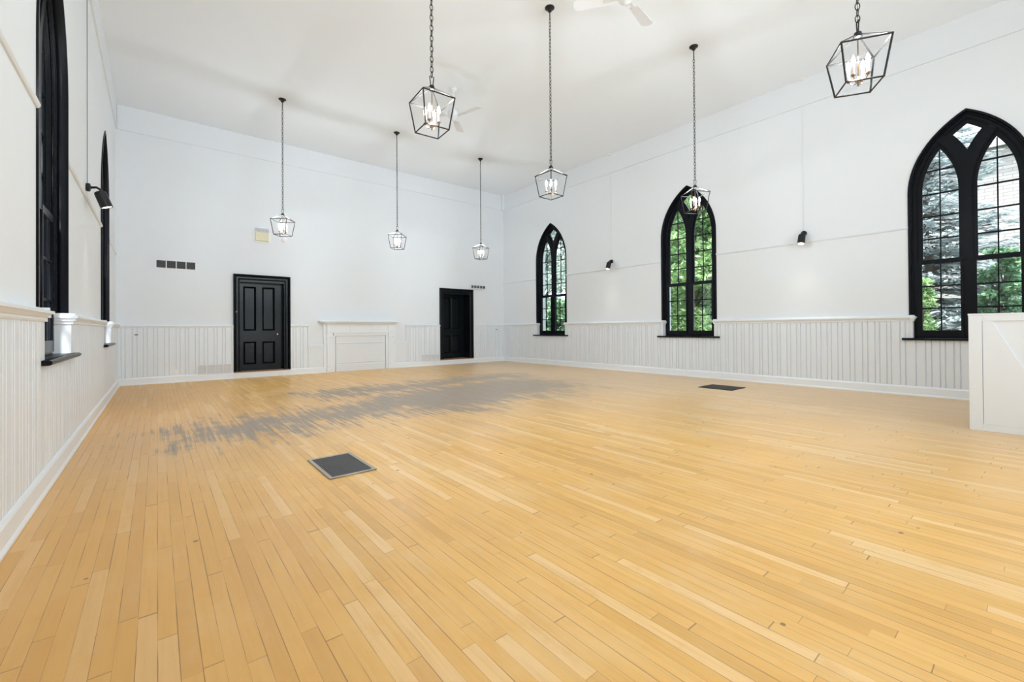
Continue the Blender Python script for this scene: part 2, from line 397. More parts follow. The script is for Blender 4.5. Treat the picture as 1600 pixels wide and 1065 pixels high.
RAILS = [(DW, 0), (DW+.010, .006), (DW+.010, .016), (DW+.024, .030), (DW+.028, .030), (DW+.028, .045), (DW+.012, .050), (0, .056)]
BASE = [(0, 0), (DW+.028, 0), (DW+.028, .012), (DW+.018, .03), (DW+.018, .125), (DW+.012, .14), (DW+.004, .15), (0, .155)]
def sweep(bm, prof, u0, u1, zfun, fn, ends=True):
    A = [bm.verts.new(fn(u0, -d, zfun(u0)+z)) for d, z in prof]; B = [bm.verts.new(fn(u1, -d, zfun(u1)+z)) for d, z in prof]
    n = len(prof)
    for i in range(n): bm.faces.new((A[i], A[(i+1) % n], B[(i+1) % n], B[i]))
    if ends: bm.faces.new(A); bm.faces.new(list(reversed(B)))
def endcap(bm, cy, side, zs, zr, fn):
    """white return of wainscot and rail into the window recess; side = +1 far edge, -1 near edge"""
    e = cy+side*(HW-.035); o = cy+side*(HW+.002)
    def bx(u0, u1, d0, d1, z0, z1):
        p = [fn(u, d, z) for z in (z0, z1) for u, d in ((u0, d0), (u1, d0), (u1, d1), (u0, d1))]
        vs = [bm.verts.new(q) for q in p]
        for f in ((0, 1, 2, 3), (4, 5, 6, 7), (0, 1, 5, 4), (1, 2, 6, 5), (2, 3, 7, 6), (3, 0, 4, 7)): bm.faces.new([vs[i] for i in f])
    bx(e, o, -DW, .095, zs, zr+.03)
    i1, i2, i3 = side*.012, side*.024, side*.036
    bx(e-i1, o, -DW-.014, .095, zr+.0, zr+.028)
    bx(e-i2, o, -DW-.030, .095, zr+.028, zr+.052)
    bx(e-i3, o, -DW-.046, .095, zr+.052, zr+.074)
    bx(e-i1, o, -DW-.026, .095, zr+.074, zr+.098)
ZRR, ZRL = 1.175, 1.172
zback = lambda u: 1.172+.0015*u
def side_wall(tagname, wins, fn, zr, y0, y1, seed):
    bm = bmesh.new(); br = bmesh.new()
    cuts = sorted((c-HW, c+HW, s) for c, s in wins); u = y0; k = 0
    for a, b_, s in cuts:
        bead(bm, u, a, .0, zr+.02, fn, seed=seed+k); sweep(br, RAIL, u, a, lambda q: zr, fn); k += 1
        bead(bm, a, b_, .0, s-.03, fn, seed=seed+k); k += 1
        endcap(br, (a+b_)/2, -1, s-.005, zr, fn); endcap(br, (a+b_)/2, 1, s-.005, zr, fn)
        u = b_
    bead(bm, u, y1, .0, zr+.02, fn, seed=seed+k); sweep(br, RAIL, u, y1, lambda q: zr, fn)
    trim(bm, M['wains']); trim(br, M['trim'])
    b2 = bmesh.new(); sweep(b2, BASE, y0, y1, lambda q: 0, fn); st(bmobj('baseboard_'+tagname, b2, M['trim']))
side_wall('right', [(c, s) for c, s, _ in WIN_R], fnR(0), ZRR, YF, YB, 10)
side_wall('left', WIN_L, fnL(0), ZRL, YF, YB, 40)
# back wall pieces
FP0, FP1 = 3.41, 5.24       # mantel body
c1a, c1b, c2a, c2b = 1.36, 2.555, 6.765, 8.005
bm = bmesh.new(); br = bmesh.new()
xl, xr = XL+DW, XR-DW
for k, (a, b_) in enumerate(((xl, c1a), (c1b, 2.98), (5.66, c2a), (c2b, xr))):
    bead(bm, a, b_, 0, lambda q: zback(q)+.01, fnB, seed=80+k); sweep(br, RAILS, a-.0, b_, zback, fnB)
trim(bm, M['wains']); trim(br, M['trim'])
# plain lowered panels either side of the mantel
bm = bmesh.new()
for a, b_, s in ((2.98, FP0, -1), (FP1, 5.66, 1)):
    zt = .69 if s < 0 else .73
    box(bm, a, b_, YB-DW+.012, YB, 0, zt)
    box(bm, a, b_, YB-DW-.016, YB, zt-.02, zt+.028)
    e = a if s < 0 else b_
    box(bm, e-.03, e+.03, YB-DW-.014, YB, zt-.02, zback(e)+.05)
    box(bm, a+.03, b_-.03, YB-DW+.002, YB-DW+.013, .17, .21)
    box(bm, a+.03, b_-.03, YB-DW+.002, YB-DW+.013, zt-.09, zt-.06)
trim(bm, M['wains'])
for k, (a, b_) in enumerate(((xl, c1a), (c1b, FP0), (FP1, c2a), (c2b, xr))):
    b2 = bmesh.new(); sweep(b2, BASE, a, b_, lambda q: 0, fnB); st(bmobj('baseboard_back', b2, M['trim']))
# picture rails on the long walls
def picrail(wins, fn, y0, y1, z):
    bm = bmesh.new(); u = y0
    for a, b_ in sorted((c-HW, c+HW) for c in wins)+[(y1, y1)]:
        if a-u > .05: sweep(bm, [(0, 0), (.012, .002), (.022, .016), (.024, .030), (.012, .040), (0, .042)], u, a-.01 if a < y1 else a, lambda q: z, fn)
        u = b_+.01
    trim(bm, M['wall'])
picrail([c for c, _, _ in WIN_R], fnR(0), YF, YB, 2.645)
picrail([c for c, _ in WIN_L], fnL(0), YF, YB, 2.645)

# ------------------------------------------------------------------ windows
ZMEET = 2.105
def mbox(bm, fn, u0, u1, d0, d1, z0, z1):
    vs = [bm.verts.new(fn(u, d, z)) for z in (z0, z1) for u, d in ((u0, d0), (u1, d0), (u1, d1), (u0, d1))]
    for f in ((0, 1, 2, 3), (4, 5, 6, 7), (0, 1, 5, 4), (1, 2, 6, 5), (2, 3, 7, 6), (3, 0, 4, 7)): bm.faces.new([vs[i] for i in f])
def window(n, cy, zs, fn):
    t = bpy.data.objects.new('window_%d' % n, None); C.objects.link(t); st(t)
    zb = zs-.02
    # black jamb lining with a thin bead proud of the plaster
    plate('window_jamb', arch(-.012, zb), [arch(.012, zb+.001)], -.014, .10, fn, M['black'], t)
    plate('jamb_bead', arch(.010, zb), [arch(.034, zb+.001)], .055, .10, fn, M['black'], t)
    # main frame with mullion and Y tracery
    plate('window_frame', arch(.0, zb), [light_arch(.085, .055, zs+.055, -1), light_arch(.085, .055, zs+.055, 1), diamond(.085, .055)], .085, .19, fn, M['black'], t)
    plate('tracery_bead', arch(.050, ZMEET-.02), [light_arch(.073, .042, ZMEET-.01, -1), light_arch(.073, .042, ZMEET-.01, 1), diamond(.073, .042)], .072, .0855, fn, M['black'], t)
    for s in (-1, 1):
        z0 = ZMEET-.04
        up = plate('upper_sash', light_arch(.084, .054, z0, s), [light_arch(.145, .098, z0+.055, s)], .118, .152, fn, M['black'], t)
        bm = bmesh.new()
        for z in (2.462, 2.812, 3.165, 3.53):
            a, b_ = light_edges(.145, .098, z, s); mbox(bm, fn, a-.004, b_+.004, .122, .150, z-.011, z+.011)
        um = s*(.145+(HW-.145-.098)/2+.0) if False else s*((HW-.145)+.098)/2
        mbox(bm, fn, um-.008, um+.008, .124, .148, z0+.05, 3.825)
        bmobj('muntin_bars', bm, M['black'], up)
        plate('glass_pane', light_arch(.140, .094, z0+.05, s), [], .134, .138, fn, M['glass'], up)
        a, b_ = (-(HW-.085), -.055) if s < 0 else (.055, HW-.085)
        a2, b2 = (-(HW-.135), -.085) if s < 0 else (.085, HW-.135)
        z1 = zs+.02
        lo = plate('lower_sash', rect(a+.001, b_-.001, z1, ZMEET+.028), [rect(a2, b2, zs+.12, ZMEET-.035)], .068, .108, fn, M['black'], t)
        bm = bmesh.new(); hh = (ZMEET-.035-zs-.13)/3
        for k in (1, 2): mbox(bm, fn, a2-.004, b2+.004, .074, .102, zs+.12+k*hh-.011, zs+.12+k*hh+.011)
        um = (a2+b2)/2; mbox(bm, fn, um-.008, um+.008, .076, .100, zs+.12, ZMEET-.03)
        bmobj('muntin_bars', bm, M['black'], lo)
        plate('glass_pane', rect(a2-.004, b2+.004, zs+.116, ZMEET-.03), [], .086, .090, fn, M['glass'], lo)
    plate('tracery_pane', diamond(.120, .085), [], .128, .132, fn, M['glass'], t)
    plate('tracery_sash', diamond(.084, .054), [diamond(.145, .115)], .112, .148, fn, M['black'], t)
    bm = bmesh.new()      # black sill with a rounded nose
    tube_r = .014
    prof = [(.20, 0), (.20, .02), (-DW-.075, .02), (-DW-.088, .012), (-DW-.092, 0), (-DW-.088, -.012), (-DW-.075, -.018), (-DW+.0, -.018)]
    prof = [(-d, z) for d, z in prof]
    def sw(u0, u1, pr):
        A = [bm.verts.new(fn(u0, -d, zs-.018+z)) for d, z in pr]; B = [bm.verts.new(fn(u1, -d, zs-.018+z)) for d, z in pr]
        for i in range(len(pr)): bm.faces.new((A[i], A[(i+1) % len(pr)], B[(i+1) % len(pr)], B[i]))
        bm.faces.new(A); bm.faces.new(list(reversed(B)))
    sw(-HW+.001, HW-.001, [(-.19, 0), (-.19, .018), (DW+.02, .018), (DW+.02, 0)])
    sw(-HW-.09, HW+.09, [(DW+.001, .018), (DW+.040, .018), (DW+.052, .010), (DW+.056, 0), (DW+.052, -.010), (DW+.040, -.018), (DW+.001, -.018)])
    bmobj('window_sill', bm, M['black'], t)
    return t
k = 1
for c, s, _ in WIN_R:
    f = fnR(c); window(k, c, s, f); k += 1
for c, s in WIN_L:
    window(k, c, s, fnL(c)); k += 1

# ------------------------------------------------------------------ doors
def slope_ring(u0, u1, z0, z1, prof, y):
    """mitred moulding round a rectangle; prof = (inset, depth) steps from the outer edge inwards"""
    bm = bmesh.new(); rings = []
    for i, d in prof: rings.append([bm.verts.new(p) for p in ((u0+i, y+d, z0+i), (u1-i, y+d, z0+i), (u1-i, y+d, z1-i), (u0+i, y+d, z1-i))])
    for A, B in zip(rings, rings[1:]):
        for k in range(4): bm.faces.new((A[k], A[(k+1) % 4], B[(k+1) % 4], B[k]))
    return bm
def casing_ring(o0, o1, zb, ot, prof):
    bm = bmesh.new(); rows = []
    for i, d in prof: rows.append([bm.verts.new(p) for p in ((o0+i, YB-d, zb), (o0+i, YB-d, ot-i), (o1-i, YB-d, ot-i), (o1-i, YB-d, zb))])
    for A, B in zip(rows, rows[1:]):
        for k in range(3): bm.faces.new((A[k], A[k+1], B[k+1], B[k]))
    return bm
def door(n, D, rec, knob_u):
    u0, u1, z0, z1 = D
    t = bpy.data.objects.new('door_%d' % n, None); C.objects.link(t); st(t)
    o0, o1, ot = u0-.125, u1+.125, z1+.165
    # stepped casing
    bmobj('casing_moulding', casing_ring(o0, o1, z0-.015, ot, [(0, 0), (0, .050), (.012, .056), (.026, .050), (.034, .034), (.046, .040), (.054, .024), (.060, .022)]), M['door'], t)
    bmobj('casing', casing_ring(o0, o1, z0-.015, ot, [(.060, .022), (.095, .022), (.098, .034), (.106, .038), (.116, .034), (.127, .020), (.127, 0)]), M['door'], t)
    bm = bmesh.new(); box(bm, u0-.002, u1+.002, YB-.020, YB, z1-.001, z1+.045); bmobj('casing_head', bm, M['door'], t)
    # reveal lining
    bm = bmesh.new(); box(bm, u0-.001, u0+.012, YB-.026, YB+rec+.05, z0, z1); box(bm, u1-.012, u1+.001, YB-.026, YB+rec+.05, z0, z1)
    box(bm, u0, u1, YB-.026, YB+rec+.05, z1-.012, z1+.002); bmobj('door_lining', bm, M['door'], t)
    # stop bead
    bm = bmesh.new(); box(bm, u0+.012, u0+.03, YB+rec-.015, YB+rec-.001, z0, z1-.012); box(bm, u1-.03, u1-.012, YB+rec-.015, YB+rec-.001, z0, z1-.012); box(bm, u0+.03, u1-.03, YB+rec-.015, YB+rec-.001, z1-.03, z1-.012)
    bmobj('door_stop', bm, M['door'], t)
    # leaf with four sunk panels
    w = u1-u0; cx = (u0+u1)/2
    if n == 1: hs = [(1.592, 1.84), (1.985, 2.24)]; zz = [(.305, .83), (1.105, 2.14)]
    else: hs = [(7.085, 7.34), (7.41, 7.68)]; zz = [(.345, .90), (1.115, 2.115)]
    holes = [rect(a, b_, c, d) for a, b_ in hs for c, d in zz]
    leaf = plate('door_leaf', rect(u0+.013, u1-.013, z0, z1-.012), holes, rec, rec+.045, fnB, M['door'], t)
    for a, b_ in hs:
        for c, d in zz:
            bm = bmesh.new(); box(bm, a-.002, b_+.002, YB+rec+.034, YB+rec+.044, c-.002, d+.002)
            bmobj('door_panel', bm, M['door'], leaf)
            bmobj('panel_moulding', slope_ring(a-.010, b_+.010, c-.010, d+.010, [(0, 0), (0, -.009), (.010, -.013), (.016, -.004), (.040, .033), (.046, .036)], YB+rec), M['door'], leaf)
    # knob with its rose
    bm = bmesh.new()
    lathe(bm, [(.024, 0), (.024, .006), (.009, .010), (.009, .030), (.020, .036), (.028, .048), (.026, .060), (.014, .068)], 18)
    bmesh.ops.rotate(bm, verts=bm.verts, cent=(0, 0, 0), matrix=Matrix.Rotation(PI/2, 3, 'X'))
    bmesh.ops.translate(bm, verts=bm.verts, vec=(knob_u, YB+rec, 1.005))
    kn = bmobj('door_knob', bm, M['chrome'] if n == 1 else M['door'], leaf, smooth=True); kn['label'] = 'chrome door knob' if n == 1 else 'black door knob'
    bm = bmesh.new(); box(bm, o0+.005, o1-.005, YB-.072, YB+rec+.05, z0-.022, z0); th = bmobj('threshold', bm, M['wood_thr'], t, bevel=.004); th['label'] = 'worn brown wooden threshold'
    bm = bmesh.new(); box(bm, o0, o1, YB-.062, YB-.001, 0.0, z0-.022); bmobj('door_riser', bm, M['trim'], t, bevel=.003)
    return t
d1 = door(1, D1, .17, 2.30)
bm = bmesh.new(); box(bm, 1.405, 1.435, YB-.046, YB-.028, 1.52, 1.55)
lt = bmobj('latch_keeper', bm, M['vent_dark'], d1, bevel=.003)
door(2, D2, .34, 7.775)

# ------------------------------------------------------------------ mantel
t = thing('fireplace_mantel', 'white painted wooden mantelpiece with a boarded-up opening between the two black doors', 'fireplace', (4.32, YB, 0))
def lb(name, boxes, mat=M['trim'], bevel=.004, parent=t):
    bm = bmesh.new()
    for x0, x1, y0, y1, z0, z1 in boxes: box(bm, x0-4.32, x1-4.32, -y1, -y0, z0*.925, z1*.925)
    return bmobj(name, bm, mat, parent, bevel=bevel)
fx0, fx1 = 3.41, 5.22
lb('mantel_shelf', [(3.20, 5.34, 0, .21, 1.415, 1.445), (3.26, 5.32, 0, .175, 1.388, 1.4155), (3.33, 5.29, 0, .145, 1.36, 1.3885)])
lb('frieze', [(fx0, fx1, 0, .085, 1.12, 1.362), (fx0-.02, fx1+.02, 0, .10, 1.105, 1.135), (4.30-.30, 4.30-.27, .084, .092, 1.15, 1.34), (4.62, 4.65, .084, .092, 1.15, 1.34), (fx0, fx0+.16, .08, .105, 1.13, 1.361), (fx1-.16, fx1, .08, .105, 1.13, 1.361)])
lb('lintel', [(3.58, 5.06, 0, .072, 1.02, 1.108)])
for a in (fx0, fx1-.15):
    p = lb('pilaster', [(a, a+.15, 0, .088, 0, 1.108), (a+.04, a+.11, .08, .098, .12, .96)])
    lb('capital', [(a-.02, a+.17, .08, .115, .985, 1.03)], parent=p)
    lb('plinth', [(a-.012, a+.162, .001, .106, 0.001, .11)], parent=p)
for a in (fx0+.15, fx1-.21): lb('opening_surround', [(a, a+.06, 0, .06, 0, 1.021)])
lb('fireboard', [(3.64, 4.99, 0, .035, 0, 1.021), (3.64, 4.99, .03, .05, .80, .83), (3.64, 4.99, .03, .05, .24, .262), (3.64, 4.99, .03, .048, 0, .20)], M['wains'])
for a, b_ in ((3.33, fx0), (fx1, 5.30)): lb('side_board', [(a, b_, 0, .045, 0, 1.361)])

# ------------------------------------------------------------------ wall grilles, outlets and boxes
def grille(name, label, x0, x1, z0, z1, cells, dark, y=YB, group=None, zsl=0):
    t = thing(name, label, 'vent', ((x0+x1)/2, y, z0), 0, group)
    w = (x1-x0)/2; h = z1-z0; m = .022
    f = lambda u, d, z: (u, -d, z)
    cw = (2*w-2*m-(cells-1)*.016)/cells; hs = []
    for i in range(cells):
        a = -w+m+i*(cw+.016); hs.append(rect(a, a+cw, m, h-m))
    plate('frame', rect(-w, w, 0, h), hs, 0, .016, f, M['vent_white'], t)
    bm = bmesh.new(); box(bm, -w+.01, w-.01, -.003, 0.0, .01, h-.01); bmobj('backing', bm, M['vent_back'] if dark else M['vent_white'], t)
    for i in range(cells):
        a = -w+m+i*(cw+.016); bm = bmesh.new(); n = max(4, int((h-2*m)/.016))
        for j in range(n):
            z = m+(j+.5)*(h-2*m)/n; vs = [bm.verts.new(p) for p in ((a, -.013, z-.004), (a+cw, -.013, z-.004), (a+cw, -.004, z+.005), (a, -.004, z+.005))]; bm.faces.new(vs)
            vs = [bm.verts.new(p) for p in ((a, -.013, z-.006), (a+cw, -.013, z-.006), (a+cw, -.004, z+.003), (a, -.004, z+.003))]; bm.faces.new(vs)
        bmobj('louvres', bm, M['vent_dark'] if dark else M['vent_white'], t)
    return t
grille('wall_grille', 'long grey four-part louvred grille high on the back wall near the left corner', -.03, .675, 2.425, 2.625, 4, True)
grille('wall_grille', 'small grey louvred grille at the upper right of the far right door', 7.89, 8.49, 2.415, 2.545, 5, True, YB-.052)
grille('wall_grille', 'white four-part louvred grille low in the beadboard left of the first door', 0.68, 1.325, .10, .355, 4, False, YB-DW)
grille('wall_grille', 'white louvred grille low in the beadboard between the mantel and the right door', 6.10, 6.73, .12, .36, 4, False, YB-DW)

def outlet(label, loc, rz, h=.115):
    t = thing('wall_outlet', label, 'outlet', loc, rz, None)
    bm = bmesh.new(); box(bm, -.037, .037, -.008, 0, -h/2, h/2); bmobj('cover_plate', bm, M['plastic'], t, bevel=.003)
    for z in (-.022, .022):
        bm = bmesh.new(); box(bm, -.014, .014, -.0105, -.008, z-.014, z+.014); bmobj('socket', bm, M['trim'], t, bevel=.002)
outlet('white outlet on the back wall beadboard left of the low white grille', (.325, YB-DW, .20), 0, .15)
outlet('white outlet at the right wall beneath the farthest window', (XR-DW, 10.22, .24), -PI/2)
outlet('white outlet low on the left wall near the back corner', (XL+DW, 10.75, .21), PI/2)
def hook(label, x, z):
    bm = bmesh.new(); box(bm, -.028, .028, -.006, 0, -.012, .012); tube(bm, [(0, -.005, 0), (0, -.035, -.006), (0, -.045, .012)], .006, 8)
    o = bmobj('wall_hook', bm, M['vent_dark'], None); o.location = (x, YB-DW, z); tag(o, label, 'hook')
hook('small grey metal hook on the beadboard left of the wall outlet and long grille', -.33, 1.03)
hook('small grey metal hook on the wainscot at the far right corner', 8.95, 1.075)
# small cream box with a ribbed top
t = thing('wall_box', 'small cream box with ribbed pale top fixed high above the first door', 'wall box', (1.945, YB, 3.205))
bm = bmesh.new(); box(bm, -.19, .19, -.02, 0, 0, .25); bmobj('back_plate', bm, M['plastic'], t, bevel=.004)
bm = bmesh.new(); box(bm, -.14, .14, -.075, -.02, .025, .225); bmobj('cover', bm, M['cream'], t, bevel=.01)
bm = bmesh.new(); box(bm, -.15, .15, -.05, 0, .25, .258)
for i in range(9):
    x = -.14+i*.035; box(bm, x-.005, x+.005, -.06, 0, .255, .335)
bmobj('ribbed_top', bm, M['plastic'], t)
t = thing('smoke_detector', 'round white detector on the back wall beside the cream box', 'smoke detector', (2.43, YB, 3.325))
def lathe_y(name, prof, mat, parent, n=24):
    bm = bmesh.new(); lathe(bm, prof, n); bmesh.ops.rotate(bm, verts=bm.verts, cent=(0, 0, 0), matrix=Matrix.Rotation(PI/2, 3, 'X')); return bmobj(name, bm, mat, parent, smooth=False)
lathe_y('base_ring', [(.075, 0), (.075, .012), (.066, .016)], M['plastic'], t)
lathe_y('dome', [(.060, .016), (.056, .034), (.038, .048), (.015, .052)], M['plastic'], t)
# conduit-like cable run near the left corner is part of the wall trim

# ------------------------------------------------------------------ floor registers
def register(label, x0, x1, y0, y1, nx, ny, framew, fmat):
    t = thing('floor_register', label, 'floor vent', ((x0+x1)/2, (y0+y1)/2, 0))
    w, h = (x1-x0)/2, (y1-y0)/2
    bm = bmesh.new(); box(bm, -w+.005, w-.005, -h+.005, h-.005, .0, .002); bmobj('duct_shade_plate', bm, M['vent_back'], t)  # flat dark plate, its colour standing in for the shade below the grille
    plate('frame', rect(-w, w, -h, h), [rect(-w+framew, w-framew, -h+framew, h-framew)], .001, .009, lambda u, d, z: (u, z, d), fmat, t)
    bm = bmesh.new(); a, b_ = w-framew, h-framew
    for i in range(nx+1):
        x = -a+2*a*i/nx; box(bm, x-.0035, x+.0035, -b_, b_, .003, .0065)
    for j in range(ny+1):
        y = -b_+2*b_*j/ny; box(bm, -a, a, y-.0035, y+.0035, .003, .0060)
    bmobj('grille', bm, M['grille'], t)
register('square dark floor grille with a steel frame set in the boards left of centre', 0.98, 1.335, 3.325, 3.935, 20, 30, .026, M['steel'])
register('narrow dark floor grille set in the boards near the right wall', 7.70, 8.25, 3.42, 4.03, 14, 20, .012, M['vent_back'])

# ------------------------------------------------------------------ white bar at the right
t = thing('bar_counter', 'white half-wall counter with a diagonal panel edge, standing at the right side of the hall', 'counter', (6.672, .503, 0))
H = 1.225
bm = bmesh.new(); box(bm, .012, .62, -2.9, 0, 0, H-.02); bmobj('body', bm, M['wains'], t)
def cb(name, bxs, mat=M['wains'], bev=.002):
    bm = bmesh.new()
    for b_ in bxs: box(bm, *b_)
    return bmobj(name, bm, mat, t, bevel=bev)
cb('stile', [(-.006, .012, -.098, 0, .001, H-.02)])
cb('stile', [(-.006, .012, -2.9, -2.80, .001, H-.02)])
cb('top_rail', [(-.006, .012, -2.80, -.098, H-.078, H-.02)])
cb('bottom_rail', [(-.006, .012, -2.80, -.098, .001, .075)])
cb('top_board', [(-.008, .64, -2.9, .004, H-.02, H)], M['wains'], .003)
bm = bmesh.new()
za, zb_ = H-.079, .076
vs = []
for x in (-.005, .0121):
    vs.append([bm.verts.new((x, y, z)) for y, z in ((-.1025, za), (-.166, za), (-.63, zb_), (-.1025, zb_))])
bm.faces.new(vs[0]); bm.faces.new(vs[1])
for i in range(4): bm.faces.new((vs[0][i], vs[0][(i+1) % 4], vs[1][(i+1) % 4], vs[1][i]))
bmobj('diagonal_panel', bm, M['wains'], t)

# ------------------------------------------------------------------ lantern pendants
ZBOT, ZTOP = 2.985, 3.277
def lantern():
    t = thing('lantern_pendant', '', 'pendant light', (0, 0, 0), 0, 'cage lantern pendants')
    bm = bmesh.new(); lathe(bm, [(.068, ZC), (.068, ZC-.008), (.050, ZC-.022), (.030, ZC-.034), (.026, ZC-.055), (.012, ZC-.062)], 24)
    bmobj('canopy', bm, M['iron_blk'], t, smooth=False)
    bm = bmesh.new(); tube(bm, [(0, 0, ZC-.055), (0, 0, ZC-.17)], .008, 10); bmobj('rod', bm, M['iron_blk'], t)
    # chain of oval links, alternately turned
    bm = bmesh.new(); z = ZC-.165; k = 0; zt = 3.500
    pitch = .050; n = int((z-zt)/pitch)+1; pitch = (z-zt)/n
    for k in range(n):
        zc = z-pitch*(k+.5); pts = []
        for j in range(12):
            a = 2*PI*j/12; u = .0155*math.cos(a); v = (pitch*.62)*math.sin(a)
            pts.append((u, 0, zc+v) if k % 2 else (0, u, zc+v))
        tube(bm, pts, .0036, 5, closed=True)
    # the wire threaded through the chain
    tube(bm, [(0.004*math.sin(q*1.3), .004*math.cos(q*1.7), z-(z-zt)*q/40) for q in range(41)], .0018, 5)
    bmobj('chain', bm, M['iron'], t)
    bm = bmesh.new(); tube(bm, [(.022, 0, 3.505), (-.022, 0, 3.505), (-.011, 0, 3.415), (.011, 0, 3.415)], .0048, 6, closed=True); bmobj('hanger_loop', bm, M['iron'], t)
    bm = bmesh.new(); lathe(bm, [(.010, 3.425), (.024, 3.415), (.030, 3.390), (.030, 3.375), (.012, 3.368)], 16); bmobj('hub', bm, M['iron_blk'], t)
    bm = bmesh.new(); a, b_ = .160, .119; w = .0102
    T = [(a, a), (-a, a), (-a, -a), (a, -a)]; B = [(b_, b_), (-b_, b_), (-b_, -b_), (b_, -b_)]
    for i in range(4):
        j = (i+1) % 4
        bar(bm, (*T[i], ZTOP), (*T[j], ZTOP), w); bar(bm, (*B[i], ZBOT), (*B[j], ZBOT), w)
        bar(bm, (*T[i], ZTOP), (*B[i], ZBOT), w); bar(bm, (*T[i], ZTOP), (T[i][0]*.1, T[i][1]*.1, 3.390), w)
        for P, zz in ((T[i], ZTOP), (B[i], ZBOT)): box(bm, P[0]-.005, P[0]+.005, P[1]-.005, P[1]+.005, zz-.005, zz+.005)
    bmobj('cage', bm, M['iron'], t)
    bm = bmesh.new(); tube(bm, [(0, 0, 3.380), (0, 0, 3.038)], .0045, 8); lathe(bm, [(.004, 2.993), (.010, 3.003), (.006, 3.013), (.018, 3.023), (.020, 3.036), (.008, 3.048), (.008, 3.068)], 14)
    cl = bmobj('stem', bm, M['brass'], t, smooth=True)
    r = .068
    for i in range(4):
        q = PI/4+i*PI/2; cx, cy = r*math.cos(q), r*math.sin(q)
        bm = bmesh.new(); pts = [(cx*s, cy*s, 3.033-.022*math.sin(PI*s)+.02*s*s) for s in (0.1, .3, .5, .7, .85, 1)]
        tube(bm, pts, .0035, 6); lathe(bm, [(.004, 3.048), (.017, 3.060), (.018, 3.066), (.009, 3.068)], 12, (cx, cy, 0)); ar = bmobj('candle_arm', bm, M['brass'], t, smooth=True)
        bm = bmesh.new(); lathe(bm, [(.0095, 3.066), (.0095, 3.133), (.006, 3.136)], 10, (cx, cy, 0)); bmobj('candle_sleeve', bm, M['sleeve'], ar, smooth=False)
        bm = bmesh.new(); lathe(bm, [(.006, 3.135), (.0125, 3.150), (.0155, 3.166), (.0125, 3.188), (.006, 3.208), (.0015, 3.220)], 12, (cx, cy, 0)); bmobj('bulb', bm, M['bulb'], ar, smooth=True)
    return t
LANT = [((2.03, 3.665), -4, 'lantern pendant in front of the far white fan, chain cut by the top edge'),
        ((4.36, 4.43), 1, 'lantern pendant in the middle of the hall on a full-length chain, seen corner-on'),
        ((6.80, 3.575), -31, 'lantern pendant seen against the pointed top of the middle right window'),
        ((4.285, .905), 31, 'nearest and largest lantern pendant, at the upper right by the biggest window'),
        ((1.935, 9.53), -40, 'lantern pendant beside the cream wall box above the left door'),
        ((4.335, 9.50), -45, 'small far lantern pendant hanging above the white mantel, middle of the back row'),
        ((6.76, 9.57), 22, 'farthest lantern pendant, above the right-hand black door')]
L0 = lantern()
for i, ((x, y), a, lab) in enumerate(LANT):
    if i == 0: L0.location = (x, y, 0); L0.rotation_euler = (0, 0, math.radians(a)); L0['label'] = lab
    else: dup(L0, (x, y, 0), math.radians(a), lab)
    l = bpy.data.lights.new('lantern_light', 'POINT'); l.energy = LANTERN_W; l.color = (.85, .935, 1.0); l.shadow_soft_size = .02
    o = bpy.data.objects.new('lantern_light', l); C.objects.link(o); o.location = (x, y, 3.20)

# ------------------------------------------------------------------ ceiling fans
def fan(loc, a0, label):
    t = thing('ceiling_fan', label, 'ceiling fan', (loc[0], loc[1], ZC), math.radians(a0), 'white ceiling fans')
    bm = bmesh.new(); lathe(bm, [(.075, 0), (.073, -.03), (.05, -.06), (.015, -.07)], 24); bmobj('canopy', bm, M['fan'], t, smooth=True)
    bm = bmesh.new(); tube(bm, [(0, 0, -.06), (0, 0, -.42)], .012, 10); bmobj('downrod', bm, M['fan'], t)
    bm = bmesh.new(); lathe(bm, [(.03, -.40), (.095, -.43), (.115, -.47), (.115, -.53), (.09, -.57), (.045, -.60), (.03, -.62)], 28); bmobj('motor_housing', bm, M['fan'], t, smooth=True)
    for i in range(3):
        q = math.radians(120*i); ca, sa = math.cos(q), math.sin(q)
        prof = []
        for s in range(9): prof.append((.19+.40*s/8, .060+.022*s/8))
        tip = [(.59+.055*math.sin(PI*k/8), .082*math.cos(PI*k/8)) for k in range(1, 8)]
        out = [(u, v) for u, v in prof]+tip+[(u, -v) for u, v in reversed(prof)]
        bm = bmesh.new(); rows = []
        for dz in (0, .008):
            rows.append([bm.verts.new((u*ca-v*sa, u*sa+v*ca, -.545+dz+v*.20)) for u, v in out])
        bm.faces.new(rows[0]); bm.faces.new(rows[1]); n = len(out)
        for k in range(n): bm.faces.new((rows[0][k], rows[0][(k+1) % n], rows[1][(k+1) % n], rows[1][k]))
        bl = bmobj('fan_blade', bm, M['fan'], t)
        bm = bmesh.new(); box(bm, .09, .26, -.018, .018, -.552, -.545); box(bm, .20, .28, -.034, .034, -.551, -.545)
        bmesh.ops.rotate(bm, verts=bm.verts, cent=(0, 0, 0), matrix=Matrix.Rotation(q, 3, 'Z')); bmobj('blade_bracket', bm, M['fanedge'], bl)
    return t
fan((4.39, 7.08), -74, 'white three-blade ceiling fan showing beside the lantern near the top centre-left')
fan((4.467, 3.20), 10, 'white ceiling fan mostly cut off by the top edge, one rounded blade tip showing')

